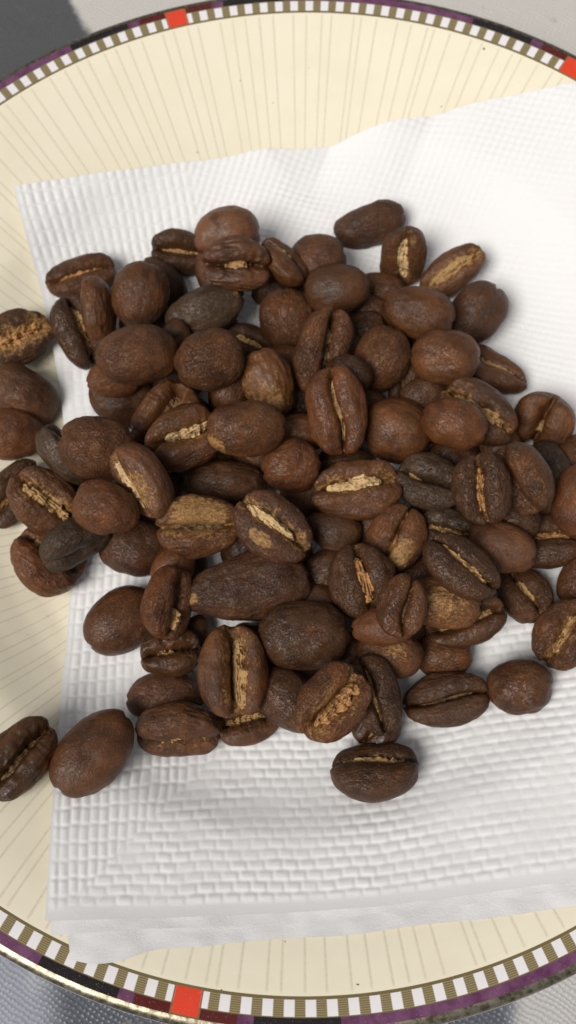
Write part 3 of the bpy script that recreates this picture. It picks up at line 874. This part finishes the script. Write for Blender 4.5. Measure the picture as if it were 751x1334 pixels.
def settle(b, ground_only=False):
    """lowers a bean onto what is already there; returns (centre, rotation, half axes)"""
    a_ = math.radians(b['ang'])
    rh = math.radians(b['rho'])
    pit = math.radians(b['o'].get('pitch', 0))
    d = ray(b['x'], b['y'])
    wv_ = -d / np.linalg.norm(d)
    rt = right - wv_ * right.dot(wv_)
    rt /= np.linalg.norm(rt)
    up_ = np.cross(wv_, rt)
    u_ = math.cos(a_) * rt + math.sin(a_) * up_
    v_ = -math.sin(a_) * rt + math.cos(a_) * up_
    n_ = math.cos(rh) * wv_ + math.sin(rh) * v_
    ax = math.cos(pit) * u_ + math.sin(pit) * wv_
    yv = np.cross(n_, ax)
    yv /= np.linalg.norm(yv)
    n_ = np.cross(ax, yv)
    Rb = np.stack([ax, yv, n_], 1)
    thk = b['o'].get('th', 0.66)
    sr, cr = abs(math.sin(rh)), abs(math.cos(rh))
    z = -1.2
    for it in range(260):
        c = at(b['x'], b['y'], z)
        depth = -(c - CAMP).dot(back)
        La = b['L'] / FPX * depth / 2
        Wa = b['W'] / FPX * depth / 2
        bb = Wa / math.sqrt(cr * cr + (thk * sr) ** 2)
        if pit:
            La = math.sqrt(max(La * La - (bb * thk * math.sin(pit)) ** 2, 0.01)) / math.cos(pit)
        ab = np.array([La, bb, bb * thk])
        pts = (sv * ab * 0.94) @ Rb.T + c
        if (pts[:, 2] - ground(pts[:, 0], pts[:, 1])).min() < -0.03:
            z += 0.02
            continue
        hit = False
        for (c2, R2, ab2) in placed:
            if np.linalg.norm(c2 - c) > max(ab) + max(ab2):
                continue
            ql = ((pts - c2) @ R2) / (ab2 * 0.84)
            pts2 = (sv * ab2 * 0.84) @ R2.T + c2
            q2 = ((pts2 - c) @ Rb) / (ab * 0.84)
            if (np.einsum('ij,ij->i', ql, ql) < 1).any() or (np.einsum('ij,ij->i', q2, q2) < 1).any():
                hit = True
                break
        if not hit:
            break
        if ground_only:
            return None
        z += 0.02
    b.update(c=c, R=Rb, ab=ab, thk=thk)
    placed.append((c, Rb, ab))
    return c


low = [i for i in order if BEANS[i]['layer'] == 1]
for i in low:
    settle(BEANS[i])
for i in order:
    if BEANS[i]['layer'] > 1:
        settle(BEANS[i])

print('pile top', max(p[0][2] for p in placed), 'beans', len(BEANS))

for i, b in enumerate(BEANS):
    rg = random.Random(100 + i)
    o = b['o']
    La, Wb, Tb = b['ab']
    o.setdefault('so', rg.uniform(-0.2, 0.2))
    seen = abs(((b['rho'] + 180) % 360) - 180) < 115
    q = dict(a=La, b=Wb, td=o.get('td', b['thk'] * 1.22), tf=o.get('tf', b['thk'] * 0.72), box=o.get('box', rg.uniform(0.88, 0.98)),
             egg=o.get('egg', rg.uniform(-0.10, 0.10)), bend=o.get('bend', rg.uniform(-0.05, 0.05)), seed=i * 3.17 + 1.3,
             curve=o.get('curve', rg.choice((-1, 1)) * rg.uniform(0.03, 0.11)), ph=rg.uniform(-0.5, 0.5), off=o.get('off', rg.uniform(-0.06, 0.06)),
             w=o.get('w', rg.uniform(0.08, 0.13)), D=o.get('D', 0.44), notch=o.get('notch', rg.uniform(0.1, 0.6)), ck=o.get('ck', 0.10),
             lump=o.get('lump', rg.uniform(0.05, 0.085)), wr=o.get('wr', rg.uniform(0.02, 0.045)), pin=o.get('pin', rg.uniform(0.5, 1.2)))
    dv, df = ico(6 if seen else 5)
    pts, msk, dyr, mf = bean_surface(dv, q)
    ch = np.exp(-(dyr / 3.2) ** 2) * mf * o.get('halo', 0.35 + 0.5 * b['tan'])
    if 'patch' in o:                                     # golden patch at a chosen place (in directions of the bean)
        for (p1, p2, p3, rad_, am) in o['patch']:
            pd = np.array([p1, p2, p3], float)
            pd /= np.linalg.norm(pd)
            ch = ch + am * np.exp(-((1 - dv @ pd) / rad_) ** 2)
    tone = np.array(TONES[b['tone']]) * rg.uniform(0.82, 1.06)
    hasskin = b['tan'] > 0.05 and seen
    M4 = Matrix.Identity(4)
    for r_ in range(3):
        for c_ in range(3):
            M4[r_][c_] = b['R'][r_, c_]
        M4[r_][3] = b['c'][r_]
    if hasskin:
        root = bpy.data.objects.new('coffee_bean', None)
        root.empty_display_size = 0.3
        COL.objects.link(root)
        root.matrix_world = M4
        body = mesh_obj('bean_body', pts, df, M_BEAN, root, attrs={'chaff': np.clip(ch, 0, 1.4)})
        # crumpled silverskin that fills the groove
        x0, x1 = o.get('run', (-0.80, 0.80))
        nx, ny = 110, 21
        xs = np.linspace(x0, x1, nx)
        qs = np.linspace(-1, 1, ny)
        XX, QQ = np.meshgrid(xs, qs, indexing='ij')
        XX, QQ = XX.ravel(), QQ.ravel()
        s = q['seed']
        cc = q['curve'] * np.sin(np.pi * XX * 0.95 + q['ph']) + q['off'] + 0.03 * vnoise(np.stack([XX * 3 + s, XX * 0 + s, XX * 0], 1))
        tt = (XX - x0) / (x1 - x0)
        taper = np.clip(np.sin(np.pi * np.clip(tt, 0, 1)), 0, 1) ** 0.35
        ragged = 1 + 0.22 * vnoise(np.stack([XX * 9 + s, np.sign(QQ) * 3, XX * 0], 1)) + 0.12 * vnoise(np.stack([XX * 25 + s, np.sign(QQ) * 3, XX * 0], 1))
        half = q['w'] * o.get('sw', 0.85 + 0.55 * b['tan']) * taper * ragged
        YY = np.clip(cc + QQ * half + o.get('so', 0.0) * q['w'], -0.97, 0.97)
        z2 = np.sqrt(np.clip(1 - XX * XX - YY * YY, 0.0025, 1))
        dd = np.stack([XX, YY, z2], 1)
        dd /= np.linalg.norm(dd, axis=1)[:, None]
        lo, _, _, _ = bean_surface(dd, q, 1.0)
        hi, _, _, _ = bean_surface(dd, q, 0.0)
        fill = o.get('fill', 0.18 + 0.42 * b['tan'])
        prof_ = np.clip(1 - np.abs(QQ) ** 3.0, 0, 1) * np.clip(taper * 1.3, 0, 1)
        n1 = (1 - 2 * np.abs(vnoise(np.stack([XX * 3.5 + s, YY * 22, XX * 0 + s], 1)))) * 0.55 + vnoise(np.stack([XX * 13, YY * 9 + s, XX * 0], 1)) * 0.32
        k = (fill * (1 + 0.35 * n1) * prof_)[:, None] - 0.12 * (1 - prof_)[:, None]
        sp_ = lo * (1 - k) + hi * k
        sp_[:, 2] += Wb * 0.085 * n1 * prof_
        sk = mesh_obj('silverskin', sp_, grid_faces(nx, ny), M_SKIN, root)
        tc_ = {'t': (0.44, 0.265, 0.11), 'b': (0.64, 0.44, 0.22), 'o': (0.48, 0.25, 0.095), 'k': (0.20, 0.12, 0.055)}[o.get('st', 't')]
        sk.color = (*tc_, 1)
    else:
        root = mesh_obj('coffee_bean', pts, df, M_BEAN, attrs={'chaff': np.clip(ch, 0, 1.4)})
        root.matrix_world = M4
        body = root
    body.color = (*tone, min(1.0, b['gold']))
    tag(root, b['label'], 'coffee bean', 'roasted coffee beans heaped on the napkin and plate')
